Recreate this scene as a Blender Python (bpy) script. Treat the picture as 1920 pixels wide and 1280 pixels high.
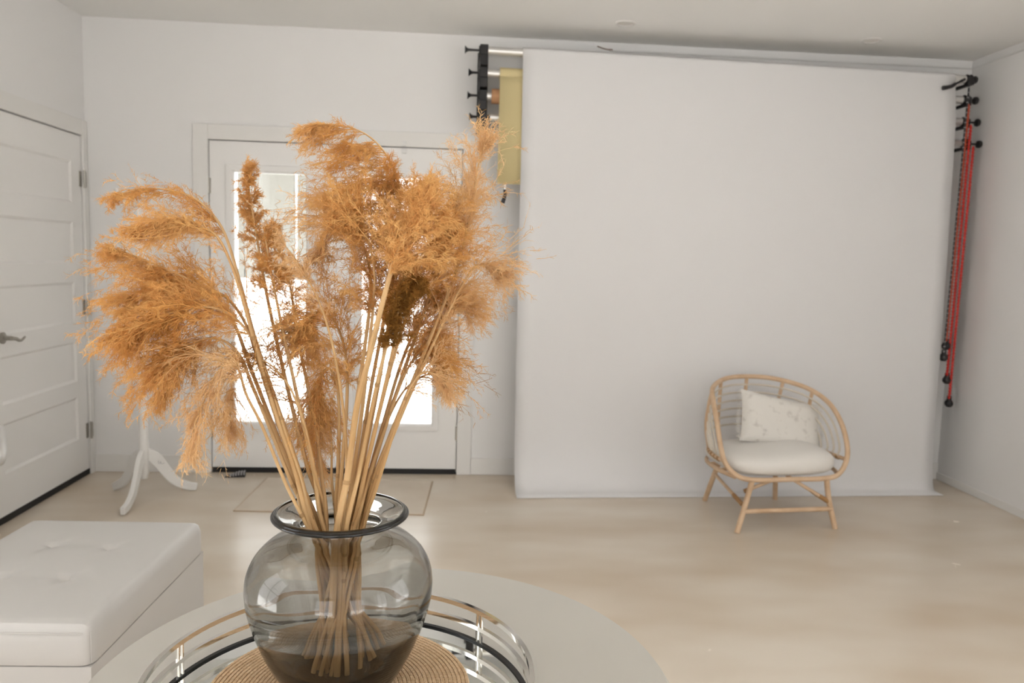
import bpy, math
import numpy as np
from mathutils import Matrix, Vector

# ------------------------------------------------------------------ scene, camera, sky, exposure
for o in list(bpy.data.objects):
    bpy.data.objects.remove(o)
SC = bpy.context.scene
COL = SC.collection
FPX, YAW, PITCH, ROLL = 1452.0, -0.0737, -0.104, 0.0293
CAM = np.array([1.515, -4.903, 1.384])


def cam_axes():
    f = np.array([-math.sin(YAW) * math.cos(PITCH), math.cos(YAW) * math.cos(PITCH), math.sin(PITCH)])
    r = np.array([math.cos(YAW), math.sin(YAW), 0.0])
    u = np.cross(r, f)
    return (math.cos(ROLL) * r + math.sin(ROLL) * u, -math.sin(ROLL) * r + math.cos(ROLL) * u, f)


AR, AU, AF = cam_axes()
cd = bpy.data.cameras.new('camera')
cam = bpy.data.objects.new('camera', cd)
COL.objects.link(cam)
cd.sensor_width = 36.0
cd.lens = FPX / 1920.0 * 36.0
cd.clip_start = 0.02
cam.matrix_world = Matrix(((AR[0], AU[0], -AF[0], CAM[0]), (AR[1], AU[1], -AF[1], CAM[1]),
                           (AR[2], AU[2], -AF[2], CAM[2]), (0, 0, 0, 1)))
cd.dof.use_dof = True
cd.dof.focus_distance = 1.22
cd.dof.aperture_fstop = 7.1
SC.camera = cam
SC.cycles.blur_glossy = 1.0
SC.cycles.sample_clamp_indirect = 8.0

world = bpy.data.worlds.new('sky')
SC.world = world
world.use_nodes = True
wn = world.node_tree.nodes
wn['Background'].inputs[0].default_value = (0.985, 0.99, 1.0, 1)   # bright overcast sky
wn['Background'].inputs[1].default_value = 2.6
SC.view_settings.view_transform = 'Standard'
SC.view_settings.look = 'None'
SC.view_settings.gamma = 1.0
SC.view_settings.use_curve_mapping = False
SC.view_settings.exposure = 0.29

RX0, RX1, RYB, RH = -0.717, 4.785, -7.4, 2.74      # room: left, right, rear, ceiling


sl = bpy.data.lights.new('sun', 'SUN')            # high soft sun over the roof, brightening the ground outside
sl.energy = 14.0
sl.angle = math.radians(1)
sun = bpy.data.objects.new('sun', sl)
sun.rotation_euler = Vector((0, .03, 1)).to_track_quat('Z', 'Y').to_euler()
sun.location = (-5, -3, 8)
COL.objects.link(sun)


def portal(loc, rot, sx, sy):
    l = bpy.data.lights.new('window_portal', 'AREA')
    l.shape = 'RECTANGLE'
    l.size, l.size_y = sx, sy
    l.cycles.is_portal = True
    o = bpy.data.objects.new('window_portal', l)
    o.location, o.rotation_euler = loc, rot
    COL.objects.link(o)


# window openings (out of view) and the glazed doors let the daylight in
REAR_WIN = [(0.0, 1.4), (2.6, 4.0)]
SIDE_WIN = [(-6.6, -5.6), (-4.8, -3.5)]
WZ0, WZ1 = 0.3, 2.5
FILL_WIN = (-4.8, -3.5)  # added opening, brightens the right wall
for a, b in REAR_WIN:
    portal(((a + b) / 2, RYB - 0.1, (WZ0 + WZ1) / 2), (math.radians(90), 0, 0), b - a, WZ1 - WZ0)
for a, b in SIDE_WIN:
    portal((RX1 + 0.1, (a + b) / 2, (WZ0 + WZ1) / 2), (math.radians(90), 0, math.radians(90)), b - a, WZ1 - WZ0)
portal((RX0 - 0.1, sum(FILL_WIN) / 2, (WZ0 + WZ1) / 2), (math.radians(90), 0, math.radians(-90)), FILL_WIN[1] - FILL_WIN[0], WZ1 - WZ0)
portal((0.77, 0.14, 1.1), (math.radians(-90), 0, 0), 1.5, 2.0)


def at(x, y, Y):
    """point on the plane Y seen at pixel (x, y) of the 1920x1280 frame"""
    d = AF + (x - 960) / FPX * AR + (640 - y) / FPX * AU
    return CAM + (Y - CAM[1]) / d[1] * d


# ------------------------------------------------------------------ materials
def mat(name, col, rough=0.6, metal=0.0, spec=0.5, noise=None, bump=None, emis=None, sheen=0.0, transl=0.0):
    m = bpy.data.materials.new(name)
    m.use_nodes = True
    nt = m.node_tree
    b = nt.nodes['Principled BSDF']
    b.inputs['Base Color'].default_value = (*col, 1)
    b.inputs['Roughness'].default_value = rough
    b.inputs['Metallic'].default_value = metal
    b.inputs['Specular IOR Level'].default_value = spec
    if sheen:
        b.inputs['Sheen Weight'].default_value = sheen
    tc = None
    if noise or bump:
        tc = nt.nodes.new('ShaderNodeTexCoord')
    if noise:        # (scale, colour2, contrast lo, hi, stretch)
        n = nt.nodes.new('ShaderNodeTexNoise')
        n.inputs['Scale'].default_value = noise[0]
        n.inputs['Detail'].default_value = 6
        n.inputs['Distortion'].default_value = noise[5] if len(noise) > 5 else 0.0
        mp = nt.nodes.new('ShaderNodeMapping')
        mp.inputs['Scale'].default_value = noise[4]
        nt.links.new(tc.outputs['Object'], mp.inputs[0])
        nt.links.new(mp.outputs[0], n.inputs['Vector'])
        r = nt.nodes.new('ShaderNodeValToRGB')
        r.color_ramp.elements[0].position = noise[2]
        r.color_ramp.elements[1].position = noise[3]
        r.color_ramp.elements[0].color = (*col, 1)
        r.color_ramp.elements[1].color = (*noise[1], 1)
        nt.links.new(n.outputs['Fac'], r.inputs[0])
        nt.links.new(r.outputs[0], b.inputs['Base Color'])
    if bump:         # (scale, strength, distance)
        n2 = nt.nodes.new('ShaderNodeTexNoise')
        n2.inputs['Scale'].default_value = bump[0]
        n2.inputs['Detail'].default_value = 4
        nt.links.new(tc.outputs['Object'], n2.inputs['Vector'])
        bp = nt.nodes.new('ShaderNodeBump')
        bp.inputs['Strength'].default_value = bump[1]
        bp.inputs['Distance'].default_value = bump[2]
        nt.links.new(n2.outputs['Fac'], bp.inputs['Height'])
        nt.links.new(bp.outputs[0], b.inputs['Normal'])
    if transl:
        t = nt.nodes.new('ShaderNodeBsdfTranslucent')
        src = b.inputs['Base Color'].links
        if src:
            nt.links.new(src[0].from_socket, t.inputs[0])
        else:
            t.inputs[0].default_value = (*col, 1)
        mx = nt.nodes.new('ShaderNodeMixShader')
        mx.inputs[0].default_value = transl
        nt.links.new(b.outputs[0], mx.inputs[1])
        nt.links.new(t.outputs[0], mx.inputs[2])
        nt.links.new(mx.outputs[0], nt.nodes['Material Output'].inputs[0])
    return m


M = {}
M['wall'] = mat('wall_paint', (0.87, 0.855, 0.84), 0.75, spec=0.25, bump=(90, 0.05, 0.002))
M['ceiling'] = mat('ceiling_paint', (0.94, 0.93, 0.905), 0.85, spec=0.2)
M['trim'] = mat('trim_paint', (0.84, 0.82, 0.79), 0.5, spec=0.35)
M['door'] = mat('door_paint', (0.90, 0.88, 0.855), 0.45, spec=0.35)
M['rubber'] = mat('black_rubber', (0.012, 0.011, 0.011), 0.6)
M['blackplastic'] = mat('black_plastic', (0.012, 0.011, 0.012), 0.45)
M['steel'] = mat('satin_nickel', (0.42, 0.40, 0.36), 0.35, metal=1.0)
M['alu'] = mat('aluminium_tube', (0.86, 0.85, 0.83), 0.35, metal=0.75)
M['chrome'] = mat('chrome', (0.86, 0.84, 0.81), 0.07, metal=1.0)
M['mirror'] = mat('mirror_glass', (0.88, 0.90, 0.88), 0.02, metal=1.0)
M['paper'] = mat('white_paper', (0.88, 0.865, 0.86), 0.8, spec=0.2, transl=0.08)
M['yellow'] = mat('yellow_paper', (0.92, 0.785, 0.44), 0.75, spec=0.2, transl=0.25)
M['tan'] = mat('tan_paper', (0.50, 0.27, 0.14), 0.8, spec=0.2)
M['red'] = mat('red_plastic', (0.62, 0.03, 0.02), 0.35)
M['orange'] = mat('orange_red_plastic', (0.60, 0.09, 0.035), 0.4)
M['greybead'] = mat('grey_plastic', (0.40, 0.39, 0.40), 0.45)
M['whiteplastic'] = mat('white_plastic', (0.80, 0.79, 0.77), 0.4)
M['wood_white'] = mat('white_lacquer', (0.84, 0.82, 0.79), 0.35)
M['leather'] = mat('white_leather', (0.58, 0.56, 0.535), 0.34, spec=0.5, bump=(60, 0.06, 0.002))
M['table'] = mat('table_lacquer', (0.52, 0.50, 0.455), 0.42, spec=0.4)
M['rattan'] = mat('pale_rattan', (0.62, 0.42, 0.255), 0.5, noise=(14, (0.74, 0.54, 0.36), 0.35, 0.7, (1, 1, 1)), bump=(70, 0.1, 0.002))
M['cane'] = mat('whitewashed_cane', (0.70, 0.63, 0.53), 0.55)
M['wrap'] = mat('brown_binding', (0.36, 0.19, 0.07), 0.6, noise=(60, (0.46, 0.26, 0.11), 0.3, 0.7, (1, 1, 1)))
M['cushion'] = mat('cream_cotton', (0.80, 0.765, 0.715), 0.85, spec=0.2, sheen=0.2, bump=(220, 0.15, 0.002))
M['pillow'] = mat('cream_tufted_cotton', (0.79, 0.755, 0.70), 0.9, spec=0.15, sheen=0.2, bump=(45, 0.5, 0.006),
                  noise=(20, (0.60, 0.56, 0.51), 0.56, 0.70, (1, 1, 1)))
M['mat'] = mat('beige_mat', (0.68, 0.585, 0.48), 0.8, noise=(5, (0.72, 0.635, 0.53), 0.35, 0.65, (1, 1, 1)), bump=(400, 0.3, 0.002))
M['matedge'] = mat('mat_binding', (0.50, 0.38, 0.26), 0.8)
M['jute'] = mat('woven_jute', (0.66, 0.45, 0.265), 0.85, noise=(120, (0.77, 0.57, 0.37), 0.3, 0.7, (1, 1, 1)), bump=(500, 0.6, 0.002))
M['stem'] = mat('dry_stem', (0.49, 0.285, 0.115), 0.6, noise=(18, (0.62, 0.41, 0.20), 0.35, 0.65, (1, 1, 0.25)))
M['node'] = mat('stem_joint', (0.40, 0.24, 0.10), 0.6)
M['plume'] = mat('dry_plume', (0.70, 0.37, 0.115), 0.8, spec=0.15, noise=(9, (0.82, 0.515, 0.215), 0.35, 0.65, (1, 1, 1)), transl=0.35)
M['plume_dark'] = mat('dark_seed_head', (0.33, 0.155, 0.035), 0.8, spec=0.1, transl=0.25)
M['plume_dark2'] = mat('brown_plume', (0.46, 0.235, 0.08), 0.8, spec=0.1, transl=0.3)
M['plume_pale'] = mat('pale_plume', (0.73, 0.45, 0.205), 0.8, spec=0.15, noise=(9, (0.83, 0.58, 0.32), 0.35, 0.65, (1, 1, 1)), transl=0.35)
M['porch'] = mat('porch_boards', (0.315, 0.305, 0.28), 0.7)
M['concrete'] = mat('pale_concrete', (0.78, 0.77, 0.75), 0.8)
M['lampglass'] = mat('frosted_lamp', (0.86, 0.83, 0.78), 0.3)
M['wire'] = mat('brown_wire', (0.22, 0.11, 0.07), 0.5)


def floor_material():
    m = bpy.data.materials.new('polished_concrete')
    m.use_nodes = True
    nt = m.node_tree
    b = nt.nodes['Principled BSDF']
    tc = nt.nodes.new('ShaderNodeTexCoord')
    mp = nt.nodes.new('ShaderNodeMapping')
    mp.inputs['Rotation'].default_value = (0, 0, 0.5)
    mp.inputs['Scale'].default_value = (0.7, 1.6, 1)
    nt.links.new(tc.outputs['Object'], mp.inputs[0])
    n = nt.nodes.new('ShaderNodeTexNoise')
    n.inputs['Scale'].default_value = 1.6
    n.inputs['Detail'].default_value = 2.5
    n.inputs['Roughness'].default_value = 0.5
    n.inputs['Distortion'].default_value = 0.0
    nt.links.new(mp.outputs[0], n.inputs['Vector'])
    r = nt.nodes.new('ShaderNodeValToRGB')
    e = r.color_ramp.elements
    e[0].position, e[1].position = 0.30, 0.68
    e[0].color = (0.63, 0.52, 0.395, 1)
    e[1].color = (0.75, 0.67, 0.565, 1)
    k = e.new(0.5)
    k.color = (0.695, 0.60, 0.485, 1)
    nt.links.new(n.outputs['Fac'], r.inputs[0])
    nt.links.new(r.outputs[0], b.inputs['Base Color'])
    n2 = nt.nodes.new('ShaderNodeTexNoise')
    n2.inputs['Scale'].default_value = 5
    n2.inputs['Detail'].default_value = 4
    nt.links.new(tc.outputs['Object'], n2.inputs['Vector'])
    mr = nt.nodes.new('ShaderNodeMapRange')
    mr.inputs[3].default_value = 0.20
    mr.inputs[4].default_value = 0.30
    nt.links.new(n2.outputs['Fac'], mr.inputs[0])
    nt.links.new(mr.outputs[0], b.inputs['Roughness'])
    b.inputs['Specular IOR Level'].default_value = 0.5
    return m


M['floor'] = floor_material()


def pane_material():
    m = bpy.data.materials.new('window_glass')
    m.use_nodes = True
    nt = m.node_tree
    nt.nodes.remove(nt.nodes['Principled BSDF'])
    t = nt.nodes.new('ShaderNodeBsdfTransparent')
    t.inputs[0].default_value = (0.95, 0.96, 0.95, 1)
    g = nt.nodes.new('ShaderNodeBsdfGlossy')
    g.inputs['Roughness'].default_value = 0.02
    f = nt.nodes.new('ShaderNodeFresnel')
    f.inputs[0].default_value = 1.45
    mx = nt.nodes.new('ShaderNodeMixShader')
    nt.links.new(f.outputs[0], mx.inputs[0])
    nt.links.new(t.outputs[0], mx.inputs[1])
    nt.links.new(g.outputs[0], mx.inputs[2])
    nt.links.new(mx.outputs[0], nt.nodes['Material Output'].inputs[0])
    return m


M['pane'] = pane_material()


def smoke_glass():
    m = bpy.data.materials.new('smoked_glass')
    m.use_nodes = True
    nt = m.node_tree
    b = nt.nodes['Principled BSDF']
    b.inputs['Base Color'].default_value = (1, 1, 1, 1)
    b.inputs['Roughness'].default_value = 0.0
    b.inputs['IOR'].default_value = 1.48
    b.inputs['Transmission Weight'].default_value = 1.0
    a = nt.nodes.new('ShaderNodeVolumeAbsorption')
    a.inputs[0].default_value = (0.49, 0.48, 0.435, 1)
    a.inputs[1].default_value = 140.0
    nt.links.new(a.outputs[0], nt.nodes['Material Output'].inputs['Volume'])
    return m


M['smoke'] = smoke_glass()


# ------------------------------------------------------------------ mesh helpers
class MB:
    def __init__(self):
        self.v, self.f, self.n = [], [], 0

    def add(self, v, f):
        v = np.asarray(v, float)
        self.v.append(v)
        self.f.extend([tuple(int(i) + self.n for i in q) for q in f])
        self.n += len(v)
        return self

    def box(self, x0, x1, y0, y1, z0, z1, R=None, t=(0, 0, 0)):
        v = np.array([(x, y, z) for x in (x0, x1) for y in (y0, y1) for z in (z0, z1)], float)
        if R is not None:
            v = v @ np.asarray(R, float).T + np.asarray(t)
        return self.add(v, [(0, 1, 3, 2), (4, 6, 7, 5), (0, 4, 5, 1), (2, 3, 7, 6), (0, 2, 6, 4), (1, 5, 7, 3)])

    def tube(self, pts, rad, n=10, closed=False, cap=True):
        P = np.asarray(pts, float)
        K = len(P)
        rad = np.full(K, rad) if np.isscalar(rad) else np.asarray(rad, float)
        T = np.gradient(P, axis=0)
        if closed:
            T = np.roll(P, -1, 0) - np.roll(P, 1, 0)
        T /= np.linalg.norm(T, axis=1)[:, None] + 1e-12
        a = np.array([0, 0, 1.0]) if abs(T[0][2]) < 0.9 else np.array([1.0, 0, 0])
        N = np.cross(T[0], a)
        N /= np.linalg.norm(N)
        fr = []
        for k in range(K):
            N = N - T[k] * np.dot(N, T[k])
            N /= np.linalg.norm(N) + 1e-12
            fr.append((N.copy(), np.cross(T[k], N)))
        an = np.linspace(0, 2 * math.pi, n, endpoint=False)
        v = []
        for k in range(K):
            A, B = fr[k]
            v.append(P[k] + rad[k] * (np.cos(an)[:, None] * A + np.sin(an)[:, None] * B))
        v = np.concatenate(v)
        f = []
        for k in range(K if closed else K - 1):
            k2 = (k + 1) % K
            off = 0
            if closed and k2 == 0:        # match the twist at the seam
                A0 = fr[0][0]
                ang = math.atan2(np.dot(A0, fr[-1][1]), np.dot(A0, fr[-1][0]))
                off = -int(round(ang / (2 * math.pi) * n))
            for i in range(n):
                j = (i + 1) % n
                f.append((k * n + i, k * n + j, k2 * n + (j + off) % n, k2 * n + (i + off) % n))
        if cap and not closed:
            f.append(tuple(range(n - 1, -1, -1)))
            f.append(tuple((K - 1) * n + i for i in range(n)))
        return self.add(v, f)

    def lathe(self, prof, n=48, c=(0, 0, 0), axis='z', closed=False):
        an = np.linspace(0, 2 * math.pi, n, endpoint=False)
        v = []
        for r, h in prof:
            ring = np.stack([r * np.cos(an), r * np.sin(an), np.full(n, h)], 1)
            v.append(ring)
        v = np.concatenate(v)
        if axis == 'x':
            v = v[:, [2, 0, 1]]
        elif axis == 'y':
            v = v[:, [1, 2, 0]]
        v = v + np.asarray(c, float)
        K = len(prof)
        f = []
        for k in range(K if closed else K - 1):
            k2 = (k + 1) % K
            for i in range(n):
                j = (i + 1) % n
                f.append((k * n + i, k * n + j, k2 * n + j, k2 * n + i))
        if not closed:
            if prof[0][0] > 1e-6:
                f.append(tuple(range(n - 1, -1, -1)))
            if prof[-1][0] > 1e-6:
                f.append(tuple((K - 1) * n + i for i in range(n)))
        return self.add(v, f)

    def cushion(self, hx, hy, hz, e=4.0, ez=2.4, nu=40, nv=16):
        """superellipsoid pad"""
        v, f = [], []
        sp = lambda c, p: math.copysign(abs(c) ** p, c)
        for i in range(nv + 1):
            ph = -math.pi / 2 + math.pi * i / nv
            for j in range(nu):
                th = 2 * math.pi * j / nu
                cz = abs(math.cos(ph)) ** (2 / ez)
                v.append((hx * cz * sp(math.cos(th), 2 / e), hy * cz * sp(math.sin(th), 2 / e), hz * sp(math.sin(ph), 2 / ez)))
        for i in range(nv):
            for j in range(nu):
                k = (j + 1) % nu
                f.append((i * nu + j, i * nu + k, (i + 1) * nu + k, (i + 1) * nu + j))
        return self.add(v, f)

    def xf(self, R=None, t=(0, 0, 0)):
        v = np.concatenate(self.v)
        if R is not None:
            v = v @ np.asarray(R, float).T
        self.v = [v + np.asarray(t, float)]
        return self

    def build(self, name, m, parent=None, smooth=True, bevel=0.0, subsurf=0):
        v = np.concatenate(self.v)
        me = bpy.data.meshes.new(name)
        me.from_pydata(v.tolist(), [], self.f)
        me.validate()
        o = bpy.data.objects.new(name, me)
        me.materials.append(M[m] if isinstance(m, str) else m)
        COL.objects.link(o)
        if parent is not None:
            o.parent = parent
        fix_normals(me)
        if smooth:
            me.polygons.foreach_set('use_smooth', [True] * len(me.polygons))
            me.set_sharp_from_angle(angle=math.radians(40))
        if bevel:
            b = o.modifiers.new('bevel', 'BEVEL')
            b.width = bevel
            b.segments = 2
            b.limit_method = 'ANGLE'
        if subsurf:
            s = o.modifiers.new('sub', 'SUBSURF')
            s.levels = s.render_levels = subsurf
        return o


def fix_normals(me):
    import bmesh
    bm = bmesh.new()
    bm.from_mesh(me)
    bmesh.ops.recalc_face_normals(bm, faces=bm.faces)
    bm.to_mesh(me)
    bm.free()


def spline(pts, n=8, closed=False):
    P = np.asarray(pts, float)
    K = len(P)
    out = []
    rng = range(K) if closed else range(K - 1)
    for k in rng:
        if closed:
            p0, p1, p2, p3 = P[(k - 1) % K], P[k], P[(k + 1) % K], P[(k + 2) % K]
        else:
            p1, p2 = P[k], P[k + 1]
            p0 = P[k - 1] if k > 0 else 2 * p1 - p2
            p3 = P[k + 2] if k + 2 < K else 2 * p2 - p1
        for s in np.linspace(0, 1, n, endpoint=False):
            out.append(0.5 * ((2 * p1) + (-p0 + p2) * s + (2 * p0 - 5 * p1 + 4 * p2 - p3) * s * s + (-p0 + 3 * p1 - 3 * p2 + p3) * s ** 3))
    if not closed:
        out.append(P[-1])
    return np.array(out)


def tag(o, label=None, cat=None, group=None, kind=None):
    if label:
        o['label'] = label
    if cat:
        o['category'] = cat
    if group:
        o['group'] = group
    if kind:
        o['kind'] = kind
    return o


def empty(name, loc=(0, 0, 0), rz=0.0):
    o = bpy.data.objects.new(name, None)
    o.empty_display_size = 0.05
    o.location = loc
    o.rotation_euler = (0, 0, rz)
    COL.objects.link(o)
    return o


def rz(a):
    c, s = math.cos(a), math.sin(a)
    return np.array([[c, -s, 0], [s, c, 0], [0, 0, 1]])


def rx(a):
    c, s = math.cos(a), math.sin(a)
    return np.array([[1, 0, 0], [0, c, -s], [0, s, c]])


def ry(a):
    c, s = math.cos(a), math.sin(a)
    return np.array([[c, 0, s], [0, 1, 0], [-s, 0, c]])


def struct(o, label=None):
    o['kind'] = 'structure'
    if label:
        o['label'] = label
    return o


# ------------------------------------------------------------------ room shell
struct(MB().box(RX0 - 0.15, RX1 + 0.15, RYB - 0.15, 0.12, -0.12, 0.0).build('floor', 'floor', smooth=False),
       'polished beige marbled concrete floor')
struct(MB().box(RX0 - 0.15, RX1 + 0.15, RYB - 0.15, 0.12, RH, RH + 0.12).build('ceiling', 'ceiling', smooth=False),
       'plain off white flat ceiling')
DW, DH = 1.54, 2.06                      # glazed door opening in the far wall
w = MB()
w.box(RX0 - 0.15, 0, 0, 0.12, 0, RH).box(DW, RX1 + 0.15, 0, 0.12, 0, RH).box(0, DW, 0, 0.12, DH, RH)
struct(w.build('wall_back', 'wall', smooth=False), 'white painted far wall around the glazed doors')
LY0, LY1, LDH = -1.06, -0.06, 2.045     # door opening in the left wall
w = MB()
w.box(RX0 - 0.15, RX0, LY1, 0, 0, RH).box(RX0 - 0.15, RX0, RYB, FILL_WIN[0], 0, RH).box(RX0 - 0.15, RX0, FILL_WIN[1], LY0, 0, RH).box(RX0 - 0.15, RX0, LY0, LY1, LDH, RH)
w.box(RX0 - 0.15, RX0 - 0.11, LY0, LY1, 0, LDH)
w.box(RX0 - 0.15, RX0, *FILL_WIN, 0, WZ0).box(RX0 - 0.15, RX0, *FILL_WIN, WZ1, RH)
struct(w.build('wall_left', 'wall', smooth=False), 'white painted wall with the panelled door')


def wall_with_windows(name, spans, along, lo, hi):
    w = MB()
    cuts = [lo] + [c for s in spans for c in s] + [hi]

    def seg(a, b, z0, z1):
        if along == 'x':
            w.box(a, b, RYB - 0.15, RYB, z0, z1)
        else:
            w.box(RX1, RX1 + 0.15, a, b, z0, z1)
    for i in range(0, len(cuts), 2):
        seg(cuts[i], cuts[i + 1], 0, RH)
    for a, b in spans:
        seg(a, b, 0, WZ0)
        seg(a, b, WZ1, RH)
    return struct(w.build(name, 'wall', smooth=False))


wall_with_windows('wall_rear', REAR_WIN, 'x', RX0 - 0.15, RX1 + 0.15)
wall_with_windows('wall_right', SIDE_WIN, 'y', RYB, 0.0)['label'] = 'plain white wall beside the red pull chains'
k = 0
for spans, along in ((REAR_WIN, 'x'), (SIDE_WIN, 'y'), ([FILL_WIN], 'l')):
    for a, b in spans:
        k += 1
        g = MB()
        for (p0, p1, z0, z1) in ((a, a + .05, WZ0, WZ1), (b - .05, b, WZ0, WZ1), (a, b, WZ0, WZ0 + .05), (a, b, WZ1 - .05, WZ1),
                                 ((a + b) / 2 - .02, (a + b) / 2 + .02, WZ0, WZ1), (a, b, 1.4, 1.44)):
            if along == 'x':
                g.box(p0, p1, RYB - .09, RYB - .04, z0, z1)
            elif along == 'l':
                g.box(RX0 - .09, RX0 - .04, p0, p1, z0, z1)
            else:
                g.box(RX1 + .04, RX1 + .09, p0, p1, z0, z1)
        struct(g.build('window_%d' % k, 'trim', smooth=False), 'unseen white framed window admitting daylight')

# casings, baseboards
c = MB().box(DW, DW + .09, -.014, 0, 0, DH + .09).box(-.09, 0, -.014, 0, 0, DH + .09).box(0, DW, -.014, 0, DH, DH + .09)
struct(c.build('trim_1', 'trim', smooth=False, bevel=.003), 'flat white casing around the glazed double doors')
c = MB().box(RX0, RX0 + .014, LY0 - .09, LY0, 0, LDH + .09).box(RX0, RX0 + .014, LY1, LY1 + .055, 0, LDH + .09)
c.box(RX0, RX0 + .014, LY0, LY1, LDH, LDH + .09)
struct(c.build('trim_2', 'trim', smooth=False, bevel=.003), 'flat white casing around the panelled door')
c = MB().box(DW + .09, RX1, -.011, 0, 0, .11).box(RX0, -.09, -.011, 0, 0, .11)
struct(c.build('baseboard_back', 'trim', smooth=False, bevel=.003))
struct(MB().box(RX1 - .011, RX1, RYB, -.011, 0, .05).build('baseboard_right', 'trim', smooth=False, bevel=.003))
struct(MB().box(RX0, RX0 + .011, RYB, LY0 - .09, 0, .11).build('baseboard_left', 'trim', smooth=False, bevel=.003))
# jambs of the glazed doors
j = MB().box(-.0, .022, .045, .12, 0, DH).box(DW - .022, DW, .045, .12, 0, DH).box(.022, DW - .022, .045, .12, DH - .022, DH)
struct(j.build('trim_3', 'trim', smooth=False))
j = MB().box(RX0 - .11, RX0 - .043, LY0, LY0 + .02, 0, LDH).box(RX0 - .11, RX0 - .043, LY1 - .02, LY1, 0, LDH)
j.box(RX0 - .11, RX0 - .043, LY0 + .02, LY1 - .02, LDH - .02, LDH)
struct(j.build('trim_4', 'trim', smooth=False))
# white cable run just under the ceiling
cb = MB().tube([(2.43, -.006, 2.692), (4.779, -.006, 2.692)], .006, 8).tube([(4.779, -.012, 2.692), (4.779, -3.5, 2.692)], .006, 8)
tag(cb.build('cable', 'whiteplastic'), 'thin white cable running along the wall just under the ceiling', 'cable')
p = spline([(2.43, -.008, 2.697), (2.405, -.02, 2.695), (2.375, -.02, 2.702), (2.35, -.015, 2.712)], 6)
wr = MB().tube(p, .0028, 6)
wr.lathe([(.0, -.012), (.005, -.01), (.005, .01), (0, .012)], 8, (2.436, -.008, 2.696), 'x')
tag(wr.build('loose_wire', 'wire'), 'short brown wire end sticking out above the white backdrop', 'wire')


# glazed double doors
def lite_leaf(name, x0, x1, gx0, gx1, label, hinge_x):
    gz0, gz1 = .325, 1.872
    s = MB()
    z0, z1, y0, y1 = .034, DH - .006, .003, .043
    s.box(x0, gx0, y0, y1, z0, z1).box(gx1, x1, y0, y1, z0, z1).box(gx0, gx1, y0, y1, z0, gz0).box(gx0, gx1, y0, y1, gz1, z1)
    d = struct(s.build(name, 'door', smooth=False), label)
    fr = MB()
    b = .034
    # moulded frame around the glass: ring with a sloped profile
    prof = [(b + .012, .003), (b + .008, -.010), (.010, -.013), (.0, -.004), (0.0, .003)]
    for sgn in (1,):
        rings = []
        for o_, y in prof:
            rings.append([(gx0 - o_, y, gz0 - o_), (gx1 + o_, y, gz0 - o_), (gx1 + o_, y, gz1 + o_), (gx0 - o_, y, gz1 + o_)])
        v = np.array(rings).reshape(-1, 3)
        f = []
        for a in range(len(prof) - 1):
            for i in range(4):
                jn = (i + 1) % 4
                f.append((a * 4 + i, a * 4 + jn, (a + 1) * 4 + jn, (a + 1) * 4 + i))
        fr.add(v, f)
    fr.build('glazing_frame', 'door', d, smooth=False)
    MB().box(gx0, gx1, .020, .024, gz0, gz1).build('pane', 'pane', d, smooth=False)
    MB().box(x0, x1, -.004, .04, .003, .034).build('door_sweep', 'rubber', d, smooth=False)
    for z in (1.785, 1.03, .27):
        h = MB()
        h.lathe([(.0055, z - .05), (.0055, z + .05)], 10, (hinge_x, -.004, 0))
        h.box(hinge_x - .012, hinge_x + .012, -.001, .003, z - .045, z + .045)
        h.build('hinge', 'steel', d)
    return d


d2 = lite_leaf('door_2', .005, .767, .147, .585, 'left leaf of the glazed double door, shaded outside', .0)
d3 = lite_leaf('door_3', .772, DW - .005, .925, 1.372, 'right leaf of the glazed double door, bright white pane', DW)
th = MB().box(0, DW, -.002, .12, -.001, .003)
struct(th.build('trim_5', 'rubber', smooth=False), 'black threshold under the glazed doors')
s = MB().box(1.165, 1.19, -.026, -.014, 2.062, 2.092).box(1.163, 1.192, -.013, .003, 2.02, 2.05)
tag(s.build('contact_sensor', 'whiteplastic', smooth=False, bevel=.002), 'tiny white contact sensor on top of the right glazed door', 'sensor')

# panelled door in the left wall
x = RX0
s = MB()
ST = .115
y0, y1, z0, z1 = LY0 + .004, LY1 - .004, .034, LDH - .006
s.box(x - .035, x - .012, y0, y1, z0, z1)
s.box(x - .012, x - .002, y0, y0 + ST, z0, z1).box(x - .012, x - .002, y1 - ST, y1, z0, z1)
tops = [1.885, 1.535, 1.185, .835, .50]
bots = [1.645, 1.295, .945, .595, .245]
edges = [z1] + [q for a, b in zip(tops, bots) for q in (a, b)] + [z0]
for i in range(0, len(edges), 2):
    s.box(x - .012, x - .002, y0 + ST, y1 - ST, edges[i + 1], edges[i])
d1 = struct(s.build('door_1', 'door', smooth=False), 'white five panel door at the left with a lever handle')
for a, b in zip(tops, bots):
    f = MB()
    ya, yb = y0 + ST, y1 - ST
    f.add([(x - .002, ya, b), (x - .002, yb, b), (x - .002, yb, a), (x - .002, ya, a),
           (x - .0115, ya + .014, b + .014), (x - .0115, yb - .014, b + .014), (x - .0115, yb - .014, a - .014), (x - .0115, ya + .014, a - .014)],
          [(0, 1, 5, 4), (1, 2, 6, 5), (2, 3, 7, 6), (3, 0, 4, 7), (4, 5, 6, 7)])
    f.build('panel', 'door', d1, smooth=False)
MB().box(x - .035, x + .003, y0, y1, .003, .036).build('door_sweep', 'rubber', d1, smooth=False)
for z in (1.79, 1.03, .275):
    h = MB()
    h.lathe([(.0065, z - .052), (.0065, z + .052)], 10, (x + .018, LY1 - .001, 0))
    h.box(x - .002, x + .002, LY1 - .028, LY1 - .004, z - .045, z + .045)
    h.box(x + .0145, x + .0175, LY1 + .001, LY1 + .024, z - .045, z + .045)
    h.build('hinge', 'steel', d1)
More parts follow.
